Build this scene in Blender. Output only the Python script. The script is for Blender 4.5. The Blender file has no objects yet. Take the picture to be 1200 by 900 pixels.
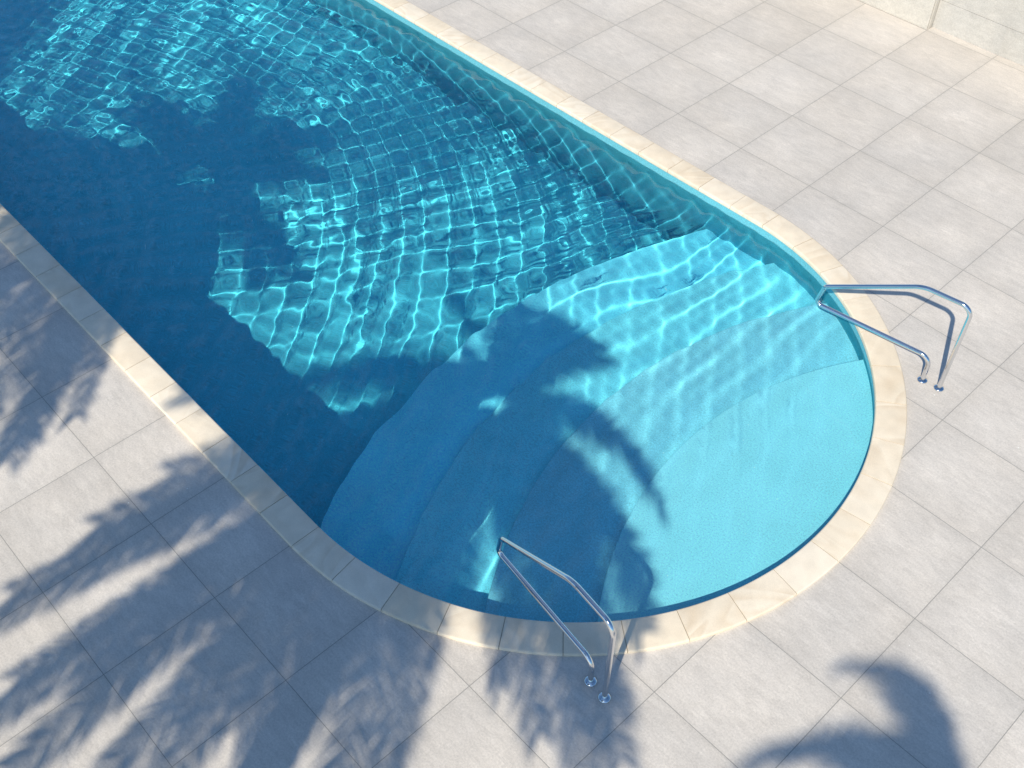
import bpy, bmesh, math, random
import numpy as np
from mathutils import Vector, Matrix

random.seed(7)
sc = bpy.context.scene
col = sc.collection
R = math.radians

# ------------------------------------------------------------------ render settings
sc.render.engine = 'CYCLES'
sc.view_settings.view_transform = 'Standard'
sc.view_settings.look = 'None'
sc.view_settings.exposure = 0.0
sc.view_settings.gamma = 1.0
cy = sc.cycles
cy.use_denoising = True
try:
    cy.denoiser = 'OPENIMAGEDENOISE'
    cy.denoising_input_passes = 'RGB_ALBEDO_NORMAL'
    cy.denoising_prefilter = 'ACCURATE'
except Exception:
    pass
cy.caustics_refractive = True
cy.caustics_reflective = False
cy.max_bounces = 10
cy.transmission_bounces = 8
cy.sample_clamp_indirect = 6.0
cy.sample_clamp_direct = 0.0

# ------------------------------------------------------------------ world numbers (one deck slab = 1 m)
SUN = Vector((0.3030, -0.6656, 0.6820)).normalized()
CX, CY = 3.99, -3.98            # centre of the round end
R_IN, R_OUT = 2.99, 3.28        # coping
FAR = -9.0                      # centre of the other round end
COPE_Z = 0.03
WATER_Z = -0.12
DEEP = -1.52
SX, SY = 9.05, -3.58            # centre of the step arcs
STEPS = [(3.60, -0.20), (4.54, -0.36), (5.38, -0.54), (6.27, -0.74)]

# ------------------------------------------------------------------ helpers
def tag(o, label=None, cat=None, group=None, kind=None):
    if label: o['label'] = label
    if cat: o['category'] = cat
    if group: o['group'] = group
    if kind: o['kind'] = kind
    return o

def empty(name, loc=(0, 0, 0)):
    o = bpy.data.objects.new(name, None)
    o.empty_display_size = 0.2
    o.location = loc
    col.objects.link(o)
    return o

def mesh(name, verts, faces, material, parent=None, smooth=False):
    me = bpy.data.meshes.new(name)
    me.from_pydata([tuple(v) for v in verts], [], [tuple(f) for f in faces])
    me.materials.append(material)
    if smooth:
        me.polygons.foreach_set('use_smooth', [True] * len(me.polygons))
    me.update()
    o = bpy.data.objects.new(name, me)
    col.objects.link(o)
    if parent is not None:
        o.parent = parent
        o.matrix_parent_inverse = Matrix.Translation(-Vector(parent.location))
    return o

def bevel(o, w, seg=2, ang=40):
    m = o.modifiers.new('bevel', 'BEVEL')
    m.width = w; m.segments = seg; m.limit_method = 'ANGLE'; m.angle_limit = R(ang)
    m.harden_normals = False
    return o

def stadium(rad, n=96):
    """closed outline of the pool, counter-clockwise, starting on the far straight side"""
    pts = []
    for k in range(n + 1):
        a = -math.pi / 2 + math.pi * k / n
        pts.append((CX + rad * math.cos(a), CY + rad * math.sin(a)))
    for k in range(n + 1):
        a = math.pi / 2 + math.pi * k / n
        pts.append((FAR + rad * math.cos(a), CY + rad * math.sin(a)))
    return pts

def in_stadium(x, y, rad):
    if x > CX: return math.hypot(x - CX, y - CY) <= rad
    if x < FAR: return math.hypot(x - FAR, y - CY) <= rad
    return abs(y - CY) <= rad

# ------------------------------------------------------------------ node helpers
class NT:
    def __init__(s, name):
        s.m = bpy.data.materials.new(name); s.m.use_nodes = True
        s.t = s.m.node_tree; s.n = s.t.nodes; s.n.clear()
        s.out = s.n.new('ShaderNodeOutputMaterial')
    def new(s, typ, **kw):
        nd = s.n.new(typ)
        for k, v in kw.items(): setattr(nd, k, v)
        return nd
    def link(s, a, b): s.t.links.new(a, b)
    def put(s, sock, v):
        if isinstance(v, bpy.types.NodeSocket): s.link(v, sock)
        else: sock.default_value = v
    def math(s, op, a, b=None, c=None, clamp=False):
        nd = s.new('ShaderNodeMath', operation=op, use_clamp=clamp)
        s.put(nd.inputs[0], a)
        if b is not None: s.put(nd.inputs[1], b)
        if c is not None: s.put(nd.inputs[2], c)
        return nd.outputs[0]
    def vmath(s, op, a, b=None):
        nd = s.new('ShaderNodeVectorMath', operation=op)
        s.put(nd.inputs[0], a)
        if b is not None: s.put(nd.inputs[1], b)
        return nd.outputs[0]
    def mix(s, fac, a, b, blend='MIX'):
        nd = s.new('ShaderNodeMix', data_type='RGBA', blend_type=blend)
        s.put(nd.inputs[0], fac); s.put(nd.inputs[6], a); s.put(nd.inputs[7], b)
        return nd.outputs[2]
    def ramp(s, fac, stops):
        nd = s.new('ShaderNodeValToRGB')
        e = nd.color_ramp.elements
        while len(e) < len(stops): e.new(0.5)
        for q, (p, c) in zip(e, stops):
            q.position = p; q.color = c if len(c) == 4 else (*c, 1)
        s.put(nd.inputs[0], fac)
        return nd.outputs[0]
    def mapr(s, v, a, b, c, d):
        nd = s.new('ShaderNodeMapRange'); s.put(nd.inputs[0], v)
        for i, x in enumerate((a, b, c, d)): nd.inputs[i + 1].default_value = x
        return nd.outputs[0]
    def noise(s, vec, scale, detail=4, rough=0.55, dist=0.0):
        nd = s.new('ShaderNodeTexNoise'); s.put(nd.inputs['Vector'], vec)
        nd.inputs['Scale'].default_value = scale; nd.inputs['Detail'].default_value = detail
        nd.inputs['Roughness'].default_value = rough; nd.inputs['Distortion'].default_value = dist
        return nd.outputs[0]
    def bsdf(s, color, rough=0.6, spec=0.4, metallic=0.0, normal=None):
        b = s.new('ShaderNodeBsdfPrincipled')
        s.put(b.inputs['Base Color'], color); s.put(b.inputs['Roughness'], rough)
        b.inputs['Specular IOR Level'].default_value = spec
        b.inputs['Metallic'].default_value = metallic
        if normal is not None: s.link(normal, b.inputs['Normal'])
        s.link(b.outputs[0], s.out.inputs[0])
        return b
    def bump(s, h, strength, dist):
        b = s.new('ShaderNodeBump'); b.inputs['Strength'].default_value = strength
        b.inputs['Distance'].default_value = dist; s.link(h, b.inputs['Height'])
        return b.outputs[0]

C4 = lambda r, g, b: (r, g, b, 1.0)

def stone_material(name, base, joints=True, axes='XY', warm=0.0):
    """pale grey porcelain slabs, one metre square, thin dark joints, cloudy veining that differs per slab"""
    t = NT(name)
    pos = t.new('ShaderNodeNewGeometry').outputs['Position']
    sep = t.new('ShaderNodeSeparateXYZ'); t.link(pos, sep.inputs[0])
    x, y = sep.outputs[axes == 'XY' and 0 or 0], sep.outputs[1 if axes == 'XY' else 2]
    ix, iy = t.math('FLOOR', x), t.math('FLOOR', y)
    cid = t.new('ShaderNodeCombineXYZ'); t.link(ix, cid.inputs[0]); t.link(iy, cid.inputs[1])
    wn = t.new('ShaderNodeTexWhiteNoise', noise_dimensions='3D'); t.link(cid.outputs[0], wn.inputs['Vector'])
    off = t.vmath('SCALE', wn.outputs['Color']); off.node.inputs[3].default_value = 37.0
    p = t.vmath('ADD', pos, off)
    # streaks run along one diagonal of every slab, like a printed stone pattern
    mp = t.new('ShaderNodeMapping'); t.link(p, mp.inputs[0])
    mp.inputs['Rotation'].default_value = (0, 0, R(-24)); mp.inputs['Scale'].default_value = (1.0, 3.4, 2.0)
    cloud = t.noise(p, 2.2, 5, 0.6, 0.4)
    streak = t.noise(mp.outputs[0], 6.0, 8, 0.74, 0.5)
    vein = t.noise(mp.outputs[0], 6.5, 4, 0.6, 1.6)
    vein = t.mapr(t.math('ABSOLUTE', t.math('SUBTRACT', vein, 0.5)), 0.0, 0.05, 1.0, 0.0)
    grain = t.noise(pos, 60.0, 4, 0.8)
    fine = t.noise(pos, 320.0, 1, 0.5)
    v = t.math('ADD', t.mapr(cloud, 0.25, 0.75, -0.32, 0.32), t.mapr(streak, 0.25, 0.75, -0.55, 0.55))
    v = t.math('ADD', v, t.mapr(grain, 0.3, 0.7, -0.65, 0.65))
    v = t.math('ADD', v, t.mapr(fine, 0.3, 0.7, -0.25, 0.25))
    tone = t.mapr(v, -1.3, 1.3, 0.68, 1.28)
    tone = t.math('MULTIPLY', tone, t.mapr(wn.outputs['Value'], 0, 1, 0.955, 1.04))
    tone = t.math('ADD', tone, t.math('MULTIPLY', vein, t.math('MULTIPLY', t.mapr(cloud, 0.45, 0.7, 0.0, 1.0), 0.12)))
    # every slab: slightly darker towards its edges, a pale scratchy patch near the middle
    fu, fv = t.math('SUBTRACT', t.math('FRACT', x), 0.5), t.math('SUBTRACT', t.math('FRACT', y), 0.5)
    rim = t.math('MAXIMUM', t.math('ABSOLUTE', fu), t.math('ABSOLUTE', fv))
    tone = t.math('MULTIPLY', tone, t.mapr(t.math('ADD', rim, t.math('MULTIPLY', t.math('SUBTRACT', cloud, 0.5), 0.35)), 0.25, 0.5, 1.02, 0.955))
    mid = t.math('ADD', t.math('MULTIPLY', t.math('ABSOLUTE', fv), 4.2), t.math('MULTIPLY', t.math('ABSOLUTE', fu), 1.8))
    mid = t.mapr(t.math('ADD', mid, t.math('MULTIPLY', t.math('SUBTRACT', streak, 0.5), 2.0)), 0.25, 0.9, 1.0, 0.0)
    tone = t.math('ADD', tone, t.math('MULTIPLY', mid, t.mapr(streak, 0.45, 0.7, 0.0, 0.09)))
    # worn scuffs and big soft stains that ignore the joints
    stain = t.noise(pos, 0.55, 4, 0.6, 0.5)
    tone = t.math('MULTIPLY', tone, t.mapr(stain, 0.3, 0.7, 0.955, 1.035))
    cm = t.new('ShaderNodeVectorMath', operation='SCALE')
    cm.inputs[0].default_value = base; t.link(tone, cm.inputs[3])
    c = cm.outputs[0]
    # hue drift between warm and cool
    c = t.mix(t.mapr(t.noise(p, 1.1, 3), 0.3, 0.7, 0.0, 0.5), c, t.vmath('MULTIPLY', c, (1.035, 1.0, 0.95)))
    # pale crumbs and grit
    vo = t.new('ShaderNodeTexVoronoi', feature='F1'); t.link(pos, vo.inputs['Vector']); vo.inputs['Scale'].default_value = 9.0
    vs = t.new('ShaderNodeSeparateColor'); t.link(vo.outputs['Color'], vs.inputs[0])
    crumb = t.math('MULTIPLY', t.math('LESS_THAN', vo.outputs['Distance'], t.math('MULTIPLY', vs.outputs[1], 0.07)),
                   t.math('GREATER_THAN', vs.outputs[0], 0.86))
    c = t.mix(t.math('MULTIPLY', crumb, 0.75), c, C4(0.82, 0.80, 0.76))
    normal = t.bump(t.math('ADD', grain, t.math('MULTIPLY', streak, 1.2)), 0.28, 0.004)
    if joints:
        def jd(q):
            f = t.math('FRACT', q)
            return t.math('MINIMUM', f, t.math('SUBTRACT', 1.0, f))
        d = t.math('MINIMUM', jd(x), jd(y))
        wob = t.math('MULTIPLY', t.math('SUBTRACT', t.noise(pos, 14.0, 2), 0.5), 0.0012)
        d = t.math('ADD', d, wob)
        j = t.mapr(d, 0.0016, 0.0040, 1.0, 0.0)
        dirt = t.mapr(d, 0.003, 0.035, 0.10, 0.0)
        dirt = t.math('MULTIPLY', dirt, t.mapr(t.noise(pos, 5.0, 3), 0.35, 0.65, 0.2, 1.0))
        c = t.mix(dirt, c, C4(0.25, 0.23, 0.20))
        jc = t.mix(t.noise(pos, 3.0, 3), C4(0.21, 0.20, 0.19), C4(0.33, 0.31, 0.28))
        c = t.mix(j, c, jc)
    t.bsdf(c, rough=t.mapr(streak, 0.3, 0.7, 0.55, 0.8), spec=0.3, normal=normal)
    return t.m

def coping_material():
    t = NT('cream_sandstone')
    pos = t.new('ShaderNodeNewGeometry').outputs['Position']
    at = t.new('ShaderNodeAttribute', attribute_name='stone_id')
    sid = at.outputs['Color']
    sp = t.new('ShaderNodeSeparateColor'); t.link(sid, sp.inputs[0])
    off = t.vmath('SCALE', sid); off.node.inputs[3].default_value = 23.0
    p = t.vmath('ADD', pos, off)
    vr = t.new('ShaderNodeVectorRotate', rotation_type='Z_AXIS'); t.link(p, vr.inputs['Vector'])
    t.link(t.math('MULTIPLY', sp.outputs[0], 6.28), vr.inputs['Angle'])
    mp = t.new('ShaderNodeMapping'); t.link(vr.outputs[0], mp.inputs[0]); mp.inputs['Scale'].default_value = (0.35, 1.0, 1.0)
    w = t.noise(mp.outputs[0], 2.6, 1, 0.35, 0.7)
    band = t.math('FRACT', t.math('MULTIPLY', w, 7.0))
    band = t.math('MULTIPLY', t.mapr(band, 0.0, 0.8, 0.0, 1.0), t.mapr(band, 0.8, 1.0, 1.0, 0.0))
    amt = t.math('MULTIPLY', t.mapr(sp.outputs[1], 0.1, 1.0, 0.30, 1.0), t.mapr(t.noise(p, 3.0, 2), 0.35, 0.65, 0.25, 1.0))
    c = t.mix(sp.outputs[2], C4(0.83, 0.725, 0.60), C4(0.79, 0.665, 0.515))
    c = t.mix(t.math('MULTIPLY', band, t.math('MULTIPLY', amt, 0.65)), c, C4(0.64, 0.49, 0.34))
    g = t.noise(pos, 140.0, 2, 0.6)
    k = t.new('ShaderNodeVectorMath', operation='SCALE'); t.link(c, k.inputs[0])
    t.link(t.math('MULTIPLY', t.mapr(g, 0.3, 0.7, 0.94, 1.05), t.mapr(t.noise(pos, 7.0, 4), 0.3, 0.7, 0.93, 1.05)), k.inputs[3])
    t.bsdf(k.outputs[0], rough=0.7, spec=0.25, normal=t.bump(g, 0.25, 0.002))
    return t.m

def plaster_material(name, stops):
    """blue pool plaster: colour ramp by depth stands in for light the water absorbs, granular"""
    t = NT(name)
    pos = t.new('ShaderNodeNewGeometry').outputs['Position']
    sep = t.new('ShaderNodeSeparateXYZ'); t.link(pos, sep.inputs[0])
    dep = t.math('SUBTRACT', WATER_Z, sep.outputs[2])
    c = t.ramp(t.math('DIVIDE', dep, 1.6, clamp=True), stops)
    g = t.noise(pos, 70.0, 4, 0.85)
    g2 = t.noise(pos, 45.0, 2, 0.6)
    big = t.noise(pos, 1.6, 4, 0.6, 0.4)
    f = t.math('MULTIPLY', t.mapr(g, 0.3, 0.7, 0.72, 1.26), t.mapr(g2, 0.3, 0.7, 0.94, 1.06))
    f = t.math('MULTIPLY', f, t.mapr(big, 0.3, 0.7, 0.95, 1.05))
    k = t.new('ShaderNodeVectorMath', operation='SCALE'); t.link(c, k.inputs[0]); t.link(f, k.inputs[3])
    vo = t.new('ShaderNodeTexVoronoi', feature='F1'); t.link(pos, vo.inputs['Vector']); vo.inputs['Scale'].default_value = 22.0
    vs = t.new('ShaderNodeSeparateColor'); t.link(vo.outputs['Color'], vs.inputs[0])
    fl = t.math('MULTIPLY', t.math('LESS_THAN', vo.outputs['Distance'], t.math('MULTIPLY', vs.outputs[1], 0.16)),
                t.math('GREATER_THAN', vs.outputs[0], 0.86))
    c2 = t.mix(t.math('MULTIPLY', fl, 0.55), k.outputs[0], C4(0.45, 0.88, 0.92))
    t.bsdf(c2, rough=0.85, spec=0.1)
    return t.m

def water_material():
    t = NT('pool_water')
    g = t.new('ShaderNodeBsdfGlass')
    g.inputs['Color'].default_value = C4(1.17, 1.17, 1.17)  # brighter than white: adds light to everything seen through the water
    g.inputs['Roughness'].default_value = 0.0; g.inputs['IOR'].default_value = 1.333
    t.link(g.outputs[0], t.out.inputs[0])
    return t.m

def steel_material():
    t = NT('polished_steel')
    pos = t.new('ShaderNodeNewGeometry').outputs['Position']
    n = t.noise(pos, 30.0, 3)
    t.bsdf(C4(0.72, 0.73, 0.75), rough=t.mapr(n, 0.3, 0.7, 0.06, 0.14), metallic=1.0)
    return t.m

def simple(name, a, b, scale, rough=0.7, spec=0.3):
    t = NT(name)
    pos = t.new('ShaderNodeNewGeometry').outputs['Position']
    n = t.noise(pos, scale, 4, 0.6, 0.3)
    t.bsdf(t.mix(t.mapr(n, 0.3, 0.7, 0, 1), C4(*a), C4(*b)), rough=rough, spec=spec, normal=t.bump(n, 0.3, 0.01))
    return t.m

M_DECK = stone_material('porcelain_paving', (0.595, 0.541, 0.498))
M_PANEL = stone_material('stone_cladding', (0.495, 0.470, 0.445), joints=False)
M_PANEL2 = stone_material('pale_stone_cladding', (0.545, 0.512, 0.472), joints=False)
M_COPE = coping_material()
M_GROUT = simple('coping_mortar', (0.33, 0.27, 0.195), (0.42, 0.35, 0.26), 20)
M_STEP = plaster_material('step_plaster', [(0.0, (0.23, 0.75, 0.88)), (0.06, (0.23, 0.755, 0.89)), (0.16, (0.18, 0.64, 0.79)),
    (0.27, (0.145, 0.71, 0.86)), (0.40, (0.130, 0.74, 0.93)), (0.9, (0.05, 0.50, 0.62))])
M_POOL = plaster_material('basin_plaster', [(0.0, (0.16, 0.50, 0.59)), (0.012, (0.060, 0.42, 0.54)), (0.30, (0.048, 0.38, 0.53)), (0.86, (0.045, 0.42, 0.58)), (0.875, (0.060, 0.51, 0.66))])  # walls darker than the floor: weaker underwater sunlight put into their colour
M_WATER = water_material()
M_STEEL = steel_material()
M_LEAF = simple('palm_leaflet', (0.055, 0.085, 0.028), (0.085, 0.12, 0.045), 3.0, 0.5, 0.4)
M_STALK = simple('palm_stalk', (0.16, 0.15, 0.06), (0.22, 0.19, 0.09), 6.0)
M_BARK = simple('palm_bark', (0.12, 0.09, 0.06), (0.22, 0.18, 0.13), 9.0)

# ------------------------------------------------------------------ deck: one sheet with the pool cut out
def build_deck():
    bm = bmesh.new()
    hole = [bm.verts.new((x, y, 0)) for x, y in stadium(3.15, 64)]
    big = [bm.verts.new((x, y, 0)) for x, y in ((-60, -60), (60, -60), (60, 60), (-60, 60))]
    ed = []
    for loop in (hole, big):
        for i in range(len(loop)):
            a, b = loop[i], loop[(i + 1) % len(loop)]
            if (a.co - b.co).length > 1e-6: ed.append(bm.edges.new((a, b)))
    bmesh.ops.remove_doubles(bm, verts=bm.verts, dist=1e-6)
    bmesh.ops.triangle_fill(bm, edges=[e for e in bm.edges], use_beauty=True)
    for f in list(bm.faces):
        c = f.calc_center_median()
        if in_stadium(c.x, c.y, 3.14): bm.faces.remove(f)
    for f in bm.faces:
        if f.normal.z < 0: f.normal_flip()
    me = bpy.data.meshes.new('deck'); bm.to_mesh(me); bm.free()
    me.materials.append(M_DECK)
    o = bpy.data.objects.new('deck', me); col.objects.link(o)
    return tag(o, 'pale grey stone slab paving laid in a square grid around the pool', 'paving', kind='structure')
build_deck()

# ------------------------------------------------------------------ swimming pool
pool = empty('swimming_pool', (CX, CY, 0))
tag(pool, 'round ended blue swimming pool with cream stone coping and curved entry steps', 'swimming pool')

def build_basin():
    ol = stadium(3.01, 96)
    ol = [p for i, p in enumerate(ol) if (Vector(p) - Vector(ol[i - 1])).length > 1e-5]
    n = len(ol)
    v = [(x, y, -0.005) for x, y in ol] + [(x, y, DEEP) for x, y in ol]
    f = [(i, (i + 1) % n, n + (i + 1) % n, n + i) for i in range(n)]
    f.append(tuple(n + i for i in range(n)))
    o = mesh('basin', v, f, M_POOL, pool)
    for p in o.data.polygons: p.use_smooth = len(p.vertices) == 4
    o.data.set_sharp_from_angle(angle=R(40))
    return o
basin = build_basin()

def build_step(r, z, zb):
    RW = 3.03
    a_in = [a for a in np.linspace(math.pi / 2, 3 * math.pi / 2, 4001)
            if in_stadium(SX + r * math.cos(a), SY + r * math.sin(a), RW)]
    arc = [(SX + r * math.cos(a), SY + r * math.sin(a)) for a in np.linspace(a_in[0], a_in[-1], 120)]
    st = stadium(RW, 240)[:241]
    # wall side, from the lower end of the arc round the pool end to its upper end
    full = [(x, CY - RW) for x in np.linspace(-2, CX, 400)] + st + [(x, CY + RW) for x in np.linspace(CX, -2, 400)]
    wall = [p for p in full if math.hypot(p[0] - SX, p[1] - SY) < r - 0.004]
    ol = arc + wall            # arc runs top -> bottom, wall bottom -> top
    n = len(ol); area = sum(ol[i - 1][0] * ol[i][1] - ol[i][0] * ol[i - 1][1] for i in range(n))
    if area < 0: ol = ol[::-1]
    v = [(x, y, z) for x, y in ol] + [(x, y, zb) for x, y in ol]
    f = [tuple(range(n))] + [(i, n + i, n + (i + 1) % n, (i + 1) % n) for i in range(n)]
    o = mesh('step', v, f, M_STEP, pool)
    bevel(o, 0.012, 2, 50)
    return o
steps = []
for k, (r, z) in enumerate(STEPS):
    zb = STEPS[k + 1][1] - 0.05 if k + 1 < len(STEPS) else DEEP - 0.05
    steps.append(build_step(r, z, zb))

# coping: separate stones with real joints, in one part
def build_coping():
    prof = []                     # (radius, z) going from the outer foot over the top to the inner foot
    ro, ri, zt, rd = R_OUT, R_IN, COPE_Z, 0.016
    prof.append((ro, -0.002))
    for k in range(5):
        a = math.pi / 2 * k / 4
        prof.append((ro - rd + rd * math.cos(a), zt - rd + rd * math.sin(a)))
    for k in range(5):
        a = math.pi / 2 + math.pi / 2 * k / 4
        prof.append((ri + rd + rd * math.cos(a), zt - rd + rd * math.sin(a)))
    prof.append((ri, -0.016)); prof.append((ri + 0.03, -0.016))
    # path parameter along the outer edge of the outline: list of stones as (type, from, to)
    stones = []
    step_a = R(8.86)
    edges = [R(-80.4 - 0.0) + step_a * k for k in range(-1, 20)]
    ang = [e for e in edges if -math.pi / 2 < e < math.pi / 2]
    gap = 0.0065
    rnd = random.Random(3)
    V, F, ids = [], [], []
    def place(kind, s, rad):
        if kind == 'arc': return (CX + rad * math.cos(s), CY + rad * math.sin(s))
        if kind == 'far': return (s, CY + rad)
        if kind == 'near': return (s, CY - rad)
        return (FAR + rad * math.cos(s), CY + rad * math.sin(s))
    def stone(segs):
        """segs: list of (kind, s) stations"""
        b0 = len(V); m = len(prof); tid = (rnd.random(), rnd.random(), rnd.random(), 1)
        dz = rnd.uniform(-0.0012, 0.0012)
        for kd, s in segs:
            for rad, z in prof:
                x, y = place(kd, s, rad); V.append((x, y, z + (dz if z > 0 else 0)))
        for i in range(len(segs) - 1):
            for j in range(m - 1):
                a = b0 + i * m + j
                F.append((a, a + m, a + m + 1, a + 1)); ids.append(tid)
        F.append(tuple(b0 + j for j in range(m))); ids.append(tid)
        e = b0 + (len(segs) - 1) * m
        F.append(tuple(e + j for j in range(m))[::-1]); ids.append(tid)
    g_a = gap / 3.1 / 2
    for a, b in zip(ang[:-1], ang[1:]):
        stone([('arc', a + (b - a) * t + (g_a if t == 0 else -g_a if t == 1 else 0)) for t in np.linspace(0, 1, 9)])
    L = 0.465
    # stones that turn from the arc into the straight sides
    x_far = CX - (L - (math.pi / 2 - ang[-1]) * 3.1)
    stone([('arc', s) for s in np.linspace(ang[-1] + g_a, math.pi / 2, 6)] + [('far', x) for x in np.linspace(CX - .01, x_far + gap / 2, 4)])
    x_near = CX - (L - (ang[0] + math.pi / 2) * 3.1)
    stone([('near', x) for x in np.linspace(x_near + gap / 2, CX - .01, 4)] + [('arc', s) for s in np.linspace(-math.pi / 2, ang[0] - g_a, 6)])
    for kind, x in (('far', x_far), ('near', x_near)):
        while x > FAR:
            l = L * rnd.uniform(0.985, 1.015); x2 = max(x - l, FAR)
            s = [(kind, q) for q in np.linspace(x - gap / 2, x2 + gap / 2, 2)]
            stone(s if kind == 'far' else s[::-1]); x = x2
    a = math.pi / 2
    while a < 3 * math.pi / 2 - 1e-3:
        b = min(a + step_a, 3 * math.pi / 2)
        stone([('end', s) for s in np.linspace(a + g_a, b - g_a, 7)]); a = b
    o = mesh('coping', V, F, M_COPE, pool)
    bm = bmesh.new(); bm.from_mesh(o.data); bmesh.ops.recalc_face_normals(bm, faces=bm.faces); bm.to_mesh(o.data); bm.free()
    att = o.data.attributes.new('stone_id', 'FLOAT_COLOR', 'FACE')
    att.data.foreach_set('color', np.array(ids, dtype=np.float32).ravel())
    for p in o.data.polygons: p.use_smooth = len(p.vertices) == 4
    try:
        o.data.set_sharp_from_angle(angle=R(60))
    except Exception:
        pass
    # mortar bed just below the top, seen in the joints
    a1, a2 = stadium(R_OUT - 0.006, 96), stadium(R_IN + 0.006, 96)
    n = len(a1)
    zt = COPE_Z - 0.005
    v = [(x, y, zt) for x, y in a1] + [(x, y, zt) for x, y in a2] + [(x, y, -0.003) for x, y in a1] + [(x, y, -0.014) for x, y in a2]
    f = []
    for i in range(n):
        j = (i + 1) % n
        f += [(i, j, n + j, n + i), (2 * n + i, 2 * n + j, j, i), (n + i, n + j, 3 * n + j, 3 * n + i)]
    mesh('mortar', v, f, M_GROUT, pool)
    return o
build_coping()

# ------------------------------------------------------------------ water surface with real ripples
def ripple(X, Y):
    rng = np.random.default_rng(4)
    Z = np.zeros_like(X)
    warp = 0.10 * np.sin(0.9 * X + 0.5 * Y + 1.0) + 0.08 * np.sin(-0.6 * X + 1.1 * Y + 2.0) + 0.05 * np.sin(2.1 * X + 1.7 * Y)
    far = 1 / (1 + np.exp((X + 1.8) * 1.2))
    near = 1 / (1 + np.exp(-(X - 2.5) * 4.5))
    w2 = warp + near * (0.026 * np.sin(4.1 * X + 2.3 * Y + 0.7) + 0.024 * np.sin(-3.2 * X + 4.6 * Y + 2.0))
    amp = 0.0033 + 0.0009 * near
    beta = 0.08 + 0.10 * near
    def crest(ph): return np.cos(ph) + beta * np.cos(2 * ph)
    # ring waves spreading from the near side far to the left: narrow crests, flat troughs
    d = np.hypot(X + 2.7, Y + 9.15) + w2 * 0.6
    env = 0.85 + 0.15 * np.sin(0.8 * X - 0.7 * Y + 0.4)
    Z += (1 - 0.25 * far) * amp * env * (1 - 0.30 * near) * crest(2 * math.pi * d / 0.282)
    Z += (1 - 0.6 * far) * 0.0010 * np.sin(2 * math.pi * d / 0.37 + 1.3 + 1.5 * np.sin(0.7 * Y))
    # crossing trains from the long side
    def plane(ang, lam, amp, ph, wf=1.0, c=False):
        t = math.radians(ang); k = 2 * math.pi / lam
        q = k * (X * math.cos(t) + Y * math.sin(t) + wf * w2) + ph
        return amp * (crest(q) if c else np.sin(q))
    env2 = 0.85 + 0.15 * np.sin(0.5 * X + 0.9 * Y + 2.2)
    turn = 1 / (1 + np.exp(-(X - 2.7) * 1.1))
    tB = math.radians(-27)
    qB = 2 * math.pi / 0.300 * (X * math.cos(tB) + Y * math.sin(tB) + w2 + 0.58 * turn * (Y + 2.3)) + 0.3
    Z += (1 - 0.65 * far) * env2 * amp * (0.92 + 0.16 * near) * crest(qB)
    Z += (1 - 0.7 * far) * plane(-40, 0.36, 0.0010, 2.1, -0.8)
    Z += (1 - 0.7 * far) * plane(-12, 0.41, 0.0009, 4.0, 0.6)
    # far left: another train breaks the net into small cells
    Z += far * plane(28, 0.25, 0.0020, 1.0, 0.7, True)
    Z += far * plane(98, 0.24, 0.0009, 0.2, 0.5)
    def free(ang, lam, amp, ph, wf):
        t = math.radians(ang); k = 2 * math.pi / lam
        return amp * np.sin(k * (X * math.cos(t) + Y * math.sin(t)) + ph + 1.5 * wf * np.sin(0.9 * X + 1.3 * Y + ph))
    for _ in range(14):
        Z += free(rng.uniform(0, 360), rng.uniform(0.65, 1.5), rng.uniform(0.0005, 0.0015), rng.uniform(0, 6.28), rng.uniform(-1, 1))
    for _ in range(8):
        Z += free(rng.uniform(0, 360), rng.uniform(0.14, 0.22), rng.uniform(0.00008, 0.0002), rng.uniform(0, 6.28), rng.uniform(-1, 1))
    # calmer over the shallow ledge
    calm = 1 / (1 + np.exp(-(X - 5.6) * 3.0))
    return Z * (1 - 0.90 * calm)

def build_water():
    h = 0.01
    xs = np.arange(FAR - 3.06, CX + 3.06 + h, h); ys = np.arange(CY - 3.06, CY + 3.06 + h, h)
    X, Y = np.meshgrid(xs, ys)
    Z = WATER_Z + ripple(X, Y)
    dx = np.where(X > CX, X - CX, np.where(X < FAR, X - FAR, 0.0))
    ins = np.hypot(dx, Y - CY) <= 3.04
    idx = np.arange(X.size).reshape(X.shape)
    q = ins[:-1, :-1] & ins[:-1, 1:] & ins[1:, 1:] & ins[1:, :-1]
    F = np.stack([idx[:-1, :-1][q], idx[:-1, 1:][q], idx[1:, 1:][q], idx[1:, :-1][q]], -1)
    used = np.unique(F); remap = np.full(X.size, -1); remap[used] = np.arange(used.size)
    V = np.stack([X.ravel(), Y.ravel(), Z.ravel()], -1)[used]
    F = remap[F]
    me = bpy.data.meshes.new('pool_water')
    me.vertices.add(len(V)); me.vertices.foreach_set('co', V.astype(np.float32).ravel())
    me.loops.add(F.size); me.loops.foreach_set('vertex_index', F.astype(np.int32).ravel())
    me.polygons.add(len(F)); me.polygons.foreach_set('loop_start', np.arange(0, F.size, 4, dtype=np.int32))
    me.polygons.foreach_set('use_smooth', np.ones(len(F), dtype=bool))
    me.update(calc_edges=True); me.validate()
    me.materials.append(M_WATER)
    o = bpy.data.objects.new('pool_water', me); col.objects.link(o)
    return tag(o, 'clear rippled blue water filling the swimming pool', 'water', kind='structure')
water = build_water()
water.cycles.is_caustics_caster = True
for o in [basin] + steps: o.cycles.is_caustics_receiver = True

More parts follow.
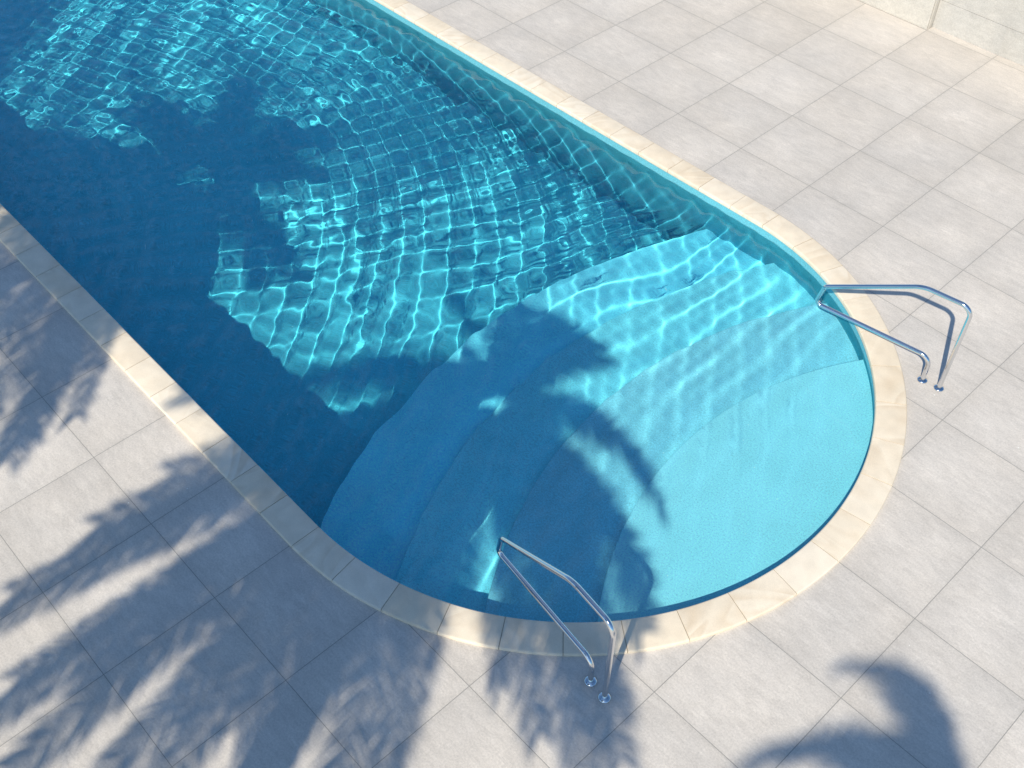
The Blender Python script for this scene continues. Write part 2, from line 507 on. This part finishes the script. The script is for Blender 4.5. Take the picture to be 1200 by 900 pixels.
# ------------------------------------------------------------------ hand rails
def fillet(points, radii, seg=8):
    """polyline in the rail's plane with rounded corners"""
    out = [Vector(points[0])]
    for i in range(1, len(points) - 1):
        a, b, c = (Vector(p) for p in (points[i - 1], points[i], points[i + 1]))
        u, v = (a - b).normalized(), (c - b).normalized()
        th = u.angle(v); t = min(radii[i] / math.tan(th / 2), (a - b).length * 0.49, (c - b).length * 0.49)
        r = t * math.tan(th / 2)
        p0, p1 = b + u * t, b + v * t
        cen = b + (u + v).normalized() * (r / math.sin(th / 2))
        s0, s1 = p0 - cen, p1 - cen
        tot = s0.angle(s1); sg = s0.to_3d().cross(s1.to_3d()).z
        n = max(8, int(seg * tot / 0.5) + 2)
        for k in range(n + 1):
            an = tot * k / n * (1 if sg > 0 else -1)
            out.append(cen + Vector((s0.x * math.cos(an) - s0.y * math.sin(an), s0.x * math.sin(an) + s0.y * math.cos(an))))
    out.append(Vector(points[-1]))
    return out

def tube_mesh(path, nrm, rad, seg=24):
    V, F = [], []
    for i, p in enumerate(path):
        t = (path[min(i + 1, len(path) - 1)] - path[max(i - 1, 0)]).normalized()
        b = t.cross(nrm).normalized()
        for k in range(seg):
            a = 2 * math.pi * k / seg
            V.append(p + nrm * (rad * math.cos(a)) + b * (rad * math.sin(a)))
    n = len(path)
    for i in range(n - 1):
        for k in range(seg):
            F.append((i * seg + k, i * seg + (k + 1) % seg, (i + 1) * seg + (k + 1) % seg, (i + 1) * seg + k))
    return V, F

def make_rail(base, ang, label):
    root = empty('handrail', (base[0], base[1], 0))
    tag(root, label, 'handrail', 'steel hairpin handrails beside the pool steps')
    d = Vector((math.cos(R(ang)), math.sin(R(ang)), 0)); nrm = Vector((-d.y, d.x, 0))
    pts = [(-0.168, 0.0), (-0.172, 0.305), (-1.385, 0.300), (-1.335, 0.545), (-0.46, 1.045), (0.004, 1.045), (0.0, 0.0)]
    rad = [0, 0.11, 0.052, 0.066, 0.32, 0.11, 0]
    path = [Vector((base[0], base[1], 0)) + d * p.x + Vector((0, 0, p.y)) for p in fillet(pts, rad)]
    v, f = tube_mesh(path, nrm, 0.0225)
    mesh('rail_tube', v, f, M_STEEL, root, smooth=True)
    for s in (-0.168, 0.0):
        c = Vector((base[0], base[1], 0)) + d * s
        prof = [(0.050, 0.0005), (0.050, 0.006), (0.047, 0.011), (0.038, 0.016), (0.028, 0.021), (0.0235, 0.023)]
        V, F = [], []
        n = 32
        for r_, z_ in prof:
            for k in range(n):
                a = 2 * math.pi * k / n; V.append((c.x + r_ * math.cos(a), c.y + r_ * math.sin(a), z_))
        for i in range(len(prof) - 1):
            for k in range(n):
                F.append((i * n + k, i * n + (k + 1) % n, (i + 1) * n + (k + 1) % n, (i + 1) * n + k))
        mesh('base_flange', V, F, M_STEEL, root, smooth=True)
    return root
make_rail((6.755, -1.672), 8.0, 'polished steel handrail standing in full sun with its crisp shadow on the paving')
make_rail((6.772, -6.312), -7.0, 'polished steel handrail in palm shade at the near lower edge of the pool')

# ------------------------------------------------------------------ stone bench and wall in the far corner
def box(name, x0, x1, y0, y1, z0, z1, m, parent, bev=0.004):
    v = [(x, y, z) for z in (z0, z1) for y in (y0, y1) for x in (x0, x1)]
    f = [(0, 2, 3, 1), (4, 5, 7, 6), (0, 1, 5, 4), (2, 6, 7, 3), (0, 4, 6, 2), (1, 3, 7, 5)]
    o = mesh(name, v, f, m, parent)
    if bev: bevel(o, bev, 2)
    return o
wall = empty('garden_wall', (3.0, 4.2, 0))
tag(wall, 'pale grey stone clad wall with a stepped face in the upper right corner', 'wall')
for i in range(6):
    box('cladding_panel', 2.990 - 1.5 * (i + 1) + 0.004, 2.990 - 1.5 * i, 4.006, 4.05, 0.0, 1.10, M_PANEL2, wall, 0.006)
box('end_panel', 2.950, 2.9965, 4.052, 4.80, 0.0, 1.10, M_PANEL2, wall, 0.004)
for i in range(3):
    box('cladding_panel', 3.001 + 2.0 * i, 2.998 + 2.0 * (i + 1), 4.130, 4.17, 0.0, 0.399, M_PANEL, wall, 0.002)
    box('cladding_panel', 3.001 + 2.0 * i, 2.998 + 2.0 * (i + 1), 4.131, 4.17, 0.403, 1.10, M_PANEL, wall, 0.002)
box('core', -6.0, 2.948, 4.052, 4.80, 0.0, 1.10, M_GROUT, wall, 0)
box('core', 2.999, 9.0, 4.172, 4.80, 0.0, 1.10, M_GROUT, wall, 0)
box('wall_cap', -6.0, 9.0, 3.98, 4.84, 1.103, 1.15, M_PANEL2, wall, 0.006)

# ------------------------------------------------------------------ palms standing behind the viewer
def frond_mesh(P0, P1, P2, rng, leaf=0.44, width=0.030, dens=0.0135):
    P0, P1, P2 = Vector(P0), Vector(P1), Vector(P2)
    def at(t): return P0 * (1 - t) ** 2 + P1 * 2 * t * (1 - t) + P2 * t * t
    L = sum((at((i + 1) / 30) - at(i / 30)).length for i in range(30))
    V, F = [], []
    n = int(L / dens)
    up = Vector((0, 0, 1))
    for i in range(n):
        t = 0.10 + 0.90 * i / (n - 1)
        p = at(t); tan = (at(min(t + 0.01, 1.0)) - at(t - 0.01)).normalized()
        side = tan.cross(up)
        if side.length < 0.1: side = tan.cross(Vector((0.4, -0.9, 0.2)))
        side.normalize(); nn = side.cross(tan).normalized()
        prof = math.sin(math.pi * (0.20 + 0.69 * t)) ** 0.5
        for sg in (-1, 1):
            l = leaf * (0.30 + 0.70 * prof) * rng.uniform(0.85, 1.12)
            dirv = (side * sg * rng.uniform(0.80, 1.0) + tan * rng.uniform(0.55, 0.95) + nn * rng.uniform(-0.05, 0.35)).normalized()
            droop = Vector((0, 0, -1)) * l * rng.uniform(0.10, 0.45)
            w = width * rng.uniform(0.8, 1.15) * (0.6 + 0.4 * prof)
            b0 = len(V); wv = tan * (w / 2) + nn * rng.uniform(-0.3, 0.3) * w
            m = p + dirv * l * 0.5 + droop * 0.2; e = p + dirv * l + droop
            V += [p - wv * 0.5, p + wv * 0.5, m + wv, m - wv, e]
            F += [(b0, b0 + 1, b0 + 2, b0 + 3), (b0 + 3, b0 + 2, b0 + 4)]
    return V, F, at

def make_palm(name, shade, h, fronds, label, seed, reach=2.4, leaf=0.40, lean=(0.2, 0.1), trunk_r=0.17, width=0.030):
    """shade: where the crown's shadow falls on the paving; fronds: where the tips' shadows fall"""
    rng = random.Random(seed)
    k = 1.0 / SUN.z
    crown = Vector((shade[0], shade[1], 0)) + SUN * (h * k)
    foot = Vector((crown.x + lean[0], crown.y + lean[1], 0))
    root = empty('palm_tree', foot)
    tag(root, label, 'palm tree', 'palms whose crowns shade the pool and paving')
    # trunk with leaf-scar rings
    V, F = [], []; n, seg = 70, 16
    for i in range(n + 1):
        t = i / n; c = foot.lerp(crown - Vector((0, 0, 0.15)), t) + Vector((lean[0], lean[1], 0)) * (-0.35 * math.sin(math.pi * t))
        r_ = trunk_r * (1.35 - 0.35 * min(1, t * 6)) * (1.0 - 0.18 * t) * (1 + (0.05 if i % 2 else -0.02))
        if t > 0.95: r_ *= 1.25
        for q in range(seg):
            a = 2 * math.pi * q / seg; V.append((c.x + r_ * math.cos(a), c.y + r_ * math.sin(a), c.z))
    for i in range(n):
        for q in range(seg):
            F.append((i * seg + q, i * seg + (q + 1) % seg, (i + 1) * seg + (q + 1) % seg, (i + 1) * seg + q))
    mesh('trunk', V, F, M_BARK, root, smooth=False)
    hs = Vector((SUN.x, SUN.y)).normalized(); cot = math.hypot(SUN.x, SUN.y) / SUN.z
    for fr in fronds:
        tx, ty = fr[0], fr[1]; kw = fr[2] if len(fr) > 2 else {}
        d = Vector((tx - shade[0], ty - shade[1]))
        want = kw.get('L', max(reach, d.length * 0.6)); best = None
        for i in range(0, 61):
            z = kw['z'] if 'z' in kw else -0.7 + i * 0.06
            r2 = d - hs * (cot * z)
            l = math.hypot(r2.length, z)
            sc_ = abs(l - want) - 0.05 * z
            if best is None or sc_ < best[0]: best = (sc_, z, r2)
        z, r2 = best[1], best[2]
        P0 = crown + Vector((rng.uniform(-.06, .06), rng.uniform(-.06, .06), rng.uniform(-.15, .05)))
        P2 = crown + Vector((r2.x, r2.y, -z))
        arch = kw.get('arch', rng.uniform(0.30, 0.55)) * (1.0 if z > 0 else 0.6)
        side = Vector((-r2.y, r2.x, 0)).normalized() * kw.get('side', 0.0) if r2.length > 0.05 else Vector()
        P1 = P0 * 0.5 + P2 * 0.5 + Vector((0, 0, arch * want * 0.55)) + side
        V, F, at = frond_mesh(P0, P1, P2, rng, leaf=kw.get('leaf', leaf), width=width)
        o = mesh('frond', V, F, M_LEAF, root)
        path = [at(i / 14) for i in range(15)]
        v, f = [], []
        for i, p in enumerate(path):
            tn = (path[min(i + 1, 14)] - path[max(i - 1, 0)]).normalized(); s = tn.cross(Vector((0.1, 0.2, 1))).normalized(); u = s.cross(tn)
            rr = 0.024 * (1 - 0.85 * i / 14)
            v += [p + s * rr * 1.3, p + u * rr, p - s * rr * 1.3, p - u * rr]
        for i in range(14):
            for q in range(4): f.append((i * 4 + q, i * 4 + (q + 1) % 4, i * 4 + 4 + (q + 1) % 4, i * 4 + 4 + q))
        st = mesh('stalk', v, f, M_STALK)
        st.parent = o; st.matrix_parent_inverse = o.matrix_parent_inverse.copy()
    return root

def mp(x, y):      # shade-map position to metres
    return (x / 60 - 8.5, 1.5 - y / 60)
A = lambda *pts: [(*mp(p[0], p[1]), *(p[2:])) for p in pts]

palm_A = A((636, 358, {'leaf': .13, 'L': 2.3, 'arch': .1}), (622, 508, {'leaf': .36}), (640, 490), (655, 450), (684, 330), (698, 320), (722, 314), (748, 312), (760, 318), (735, 322), (862, 372, {'arch': .75, 'leaf': .36}),
           (838, 362, {'leaf': .3}), (905, 430), (890, 415), (870, 408), (942, 485), (932, 500, {'leaf': .34}), (925, 470), (905, 470), (880, 450), (882, 572, {'leaf': .34}), (868, 590, {'leaf': .34}), (846, 620), (815, 648), (766, 688), (736, 684, {'leaf': .30}), (725, 660, {'leaf': .3}), (690, 652, {'leaf': .30}), (680, 640, {'leaf': .3}),
           (672, 590), (735, 630), (755, 640), (790, 612), (815, 600), (830, 575), (675, 500), (668, 545), (682, 590, {'leaf': .35}), (795, 660, {'leaf': .3}), (700, 400), (850, 425), (908, 502, {'arch': .1, 'leaf': .30}), (880, 500, {'arch': .1, 'leaf': .24}),
           (690, 520), (730, 560), (770, 560), (800, 540), (765, 500), (710, 440), (780, 460))
make_palm('palm', mp(745, 400), 7.3, palm_A, 'tall palm outside the lower edge, its crown shading the near handrail and steps', 5, trunk_r=0.2)
palm_B = A((316, 320), (332, 322), (350, 350), (395, 328), (437, 306), (450, 320), (478, 340), (478, 380), (286, 395), (290, 420), (300, 405), (558, 432), (552, 458), (535, 425), (596, 562, {'leaf': .28}), (552, 512, {'leaf': .32}), (522, 490, {'leaf': .34}),
           (600, 605), (575, 575), (590, 588), (266, 512), (280, 490), (330, 460), (340, 548), (380, 590), (430, 620), (480, 640), (530, 620), (300, 540), (470, 520), (520, 500), (420, 560), (285, 525), (320, 500),
           (460, 350), (420, 330), (360, 350), (310, 425), (560, 600), (510, 570), (440, 400), (345, 600), (370, 575), (318, 565), (300, 590), (325, 530), (360, 540))
make_palm('palm', mp(410, 425), 7.5, palm_B, 'tall palm beyond the left edge, its crown shadow darkening the deep water', 8)
palm_C = A((95, 376), (150, 415), (195, 478), (60, 375), (20, 400), (0, 450), (170, 520), (120, 560), (60, 560), (10, 520), (130, 450), (110, 420), (180, 460), (168, 440), (130, 400), (110, 388), (150, 470), (100, 420), (140, 430), (185, 490))
make_palm('palm', mp(75, 470), 7.5, palm_C, 'palm at the far left whose shadow falls in the upper left corner of the pool', 21)
palm_D = A((984, 374, {'arch': .95, 'leaf': .31}), (996, 366, {'arch': .9, 'leaf': .24}), (983, 440, {'arch': 1.0, 'leaf': .42}), (988, 434, {'arch': .97, 'leaf': .42}), (996, 425, {'arch': .95, 'leaf': .40}), (1004, 412, {'arch': .95, 'leaf': .36}), (1012, 400, {'arch': .9, 'leaf': .3}), 
           (1160, 400), (1180, 430), (1195, 470), (1165, 530), (1120, 575), (1065, 560), (1015, 530), (1150, 450), (1050, 520), (1000, 480), (1020, 470))
make_palm('palm', mp(1084, 440), 10.0, palm_D, 'tallest palm, out of frame at the lower right, casting the soft curled shadow there', 33, leaf=0.40)

# ------------------------------------------------------------------ daylight
wd = bpy.data.worlds.new('World'); sc.world = wd; wd.use_nodes = True
nt = wd.node_tree; bg = nt.nodes['Background']
sky = nt.nodes.new('ShaderNodeTexSky'); sky.sky_type = 'NISHITA'; sky.sun_disc = False
sky.sun_elevation = math.asin(SUN.z)
sky.sun_rotation = math.atan2(SUN.x, SUN.y)
sky.air_density = 1.0; sky.dust_density = 0.6; sky.ozone_density = 1.5
tint = nt.nodes.new('ShaderNodeMix'); tint.data_type = 'RGBA'; tint.blend_type = 'MULTIPLY'
tint.inputs[0].default_value = 1.0; tint.inputs[7].default_value = (0.72, 1.0, 1.20, 1.0)
nt.links.new(sky.outputs[0], tint.inputs[6])
# added cloud patch, unseen, placed where the water mirrors it to show ripples
tc = nt.nodes.new('ShaderNodeTexCoord')
cn = nt.nodes.new('ShaderNodeTexNoise'); cn.inputs['Scale'].default_value = 11.0; cn.inputs['Detail'].default_value = 5; cn.inputs['Roughness'].default_value = 0.55
nt.links.new(tc.outputs['Generated'], cn.inputs['Vector'])
cr = nt.nodes.new('ShaderNodeMapRange'); nt.links.new(cn.outputs[0], cr.inputs[0])
cr.inputs[1].default_value = 0.46; cr.inputs[2].default_value = 0.60; cr.inputs[3].default_value = 0.0; cr.inputs[4].default_value = 0.34
cdot = nt.nodes.new('ShaderNodeVectorMath'); cdot.operation = 'DOT_PRODUCT'; nt.links.new(tc.outputs['Generated'], cdot.inputs[0])
cdot.inputs[1].default_value = Vector((-0.495, 0.460, 0.737)).normalized()
cmask = nt.nodes.new('ShaderNodeMapRange'); nt.links.new(cdot.outputs['Value'], cmask.inputs[0])
cmask.inputs[1].default_value = 0.74; cmask.inputs[2].default_value = 0.93
cmul = nt.nodes.new('ShaderNodeMath'); cmul.operation = 'MULTIPLY'
nt.links.new(cr.outputs[0], cmul.inputs[0]); nt.links.new(cmask.outputs[0], cmul.inputs[1])
cl = nt.nodes.new('ShaderNodeMix'); cl.data_type = 'RGBA'; cl.inputs[7].default_value = (6.5, 7.2, 8.4, 1.0)
nt.links.new(cmul.outputs[0], cl.inputs[0]); nt.links.new(tint.outputs[2], cl.inputs[6]); nt.links.new(cl.outputs[2], bg.inputs[0])
bg.inputs[1].default_value = 0.115

ld = bpy.data.lights.new('sun', 'SUN'); ld.energy = 5.0; ld.angle = R(0.53); ld.color = (1.0, 0.945, 0.79)
ld.cycles.is_caustics_light = True
lo = bpy.data.objects.new('sun', ld); col.objects.link(lo)
lo.rotation_euler = SUN.to_track_quat('Z', 'Y').to_euler()
lo.location = SUN * 30

# ------------------------------------------------------------------ camera (solved from the paving grid)
cd = bpy.data.cameras.new('camera'); cam = bpy.data.objects.new('camera', cd); col.objects.link(cam)
right = Vector((0.6821049, 0.7312534, -0.0011896)); down = Vector((0.5384145, -0.5033265, -0.6758493)); fwd = Vector((-0.4948158, 0.4603596, -0.7370389))
M = Matrix((( right.x, -down.x, -fwd.x, 9.104598), (right.y, -down.y, -fwd.y, -9.435727), (right.z, -down.z, -fwd.z, 7.711838), (0, 0, 0, 1)))
cam.matrix_world = M
cd.sensor_width = 36.0; cd.lens = 1276.037 / 1200 * 36.0
cd.clip_end = 500.0
sc.camera = cam
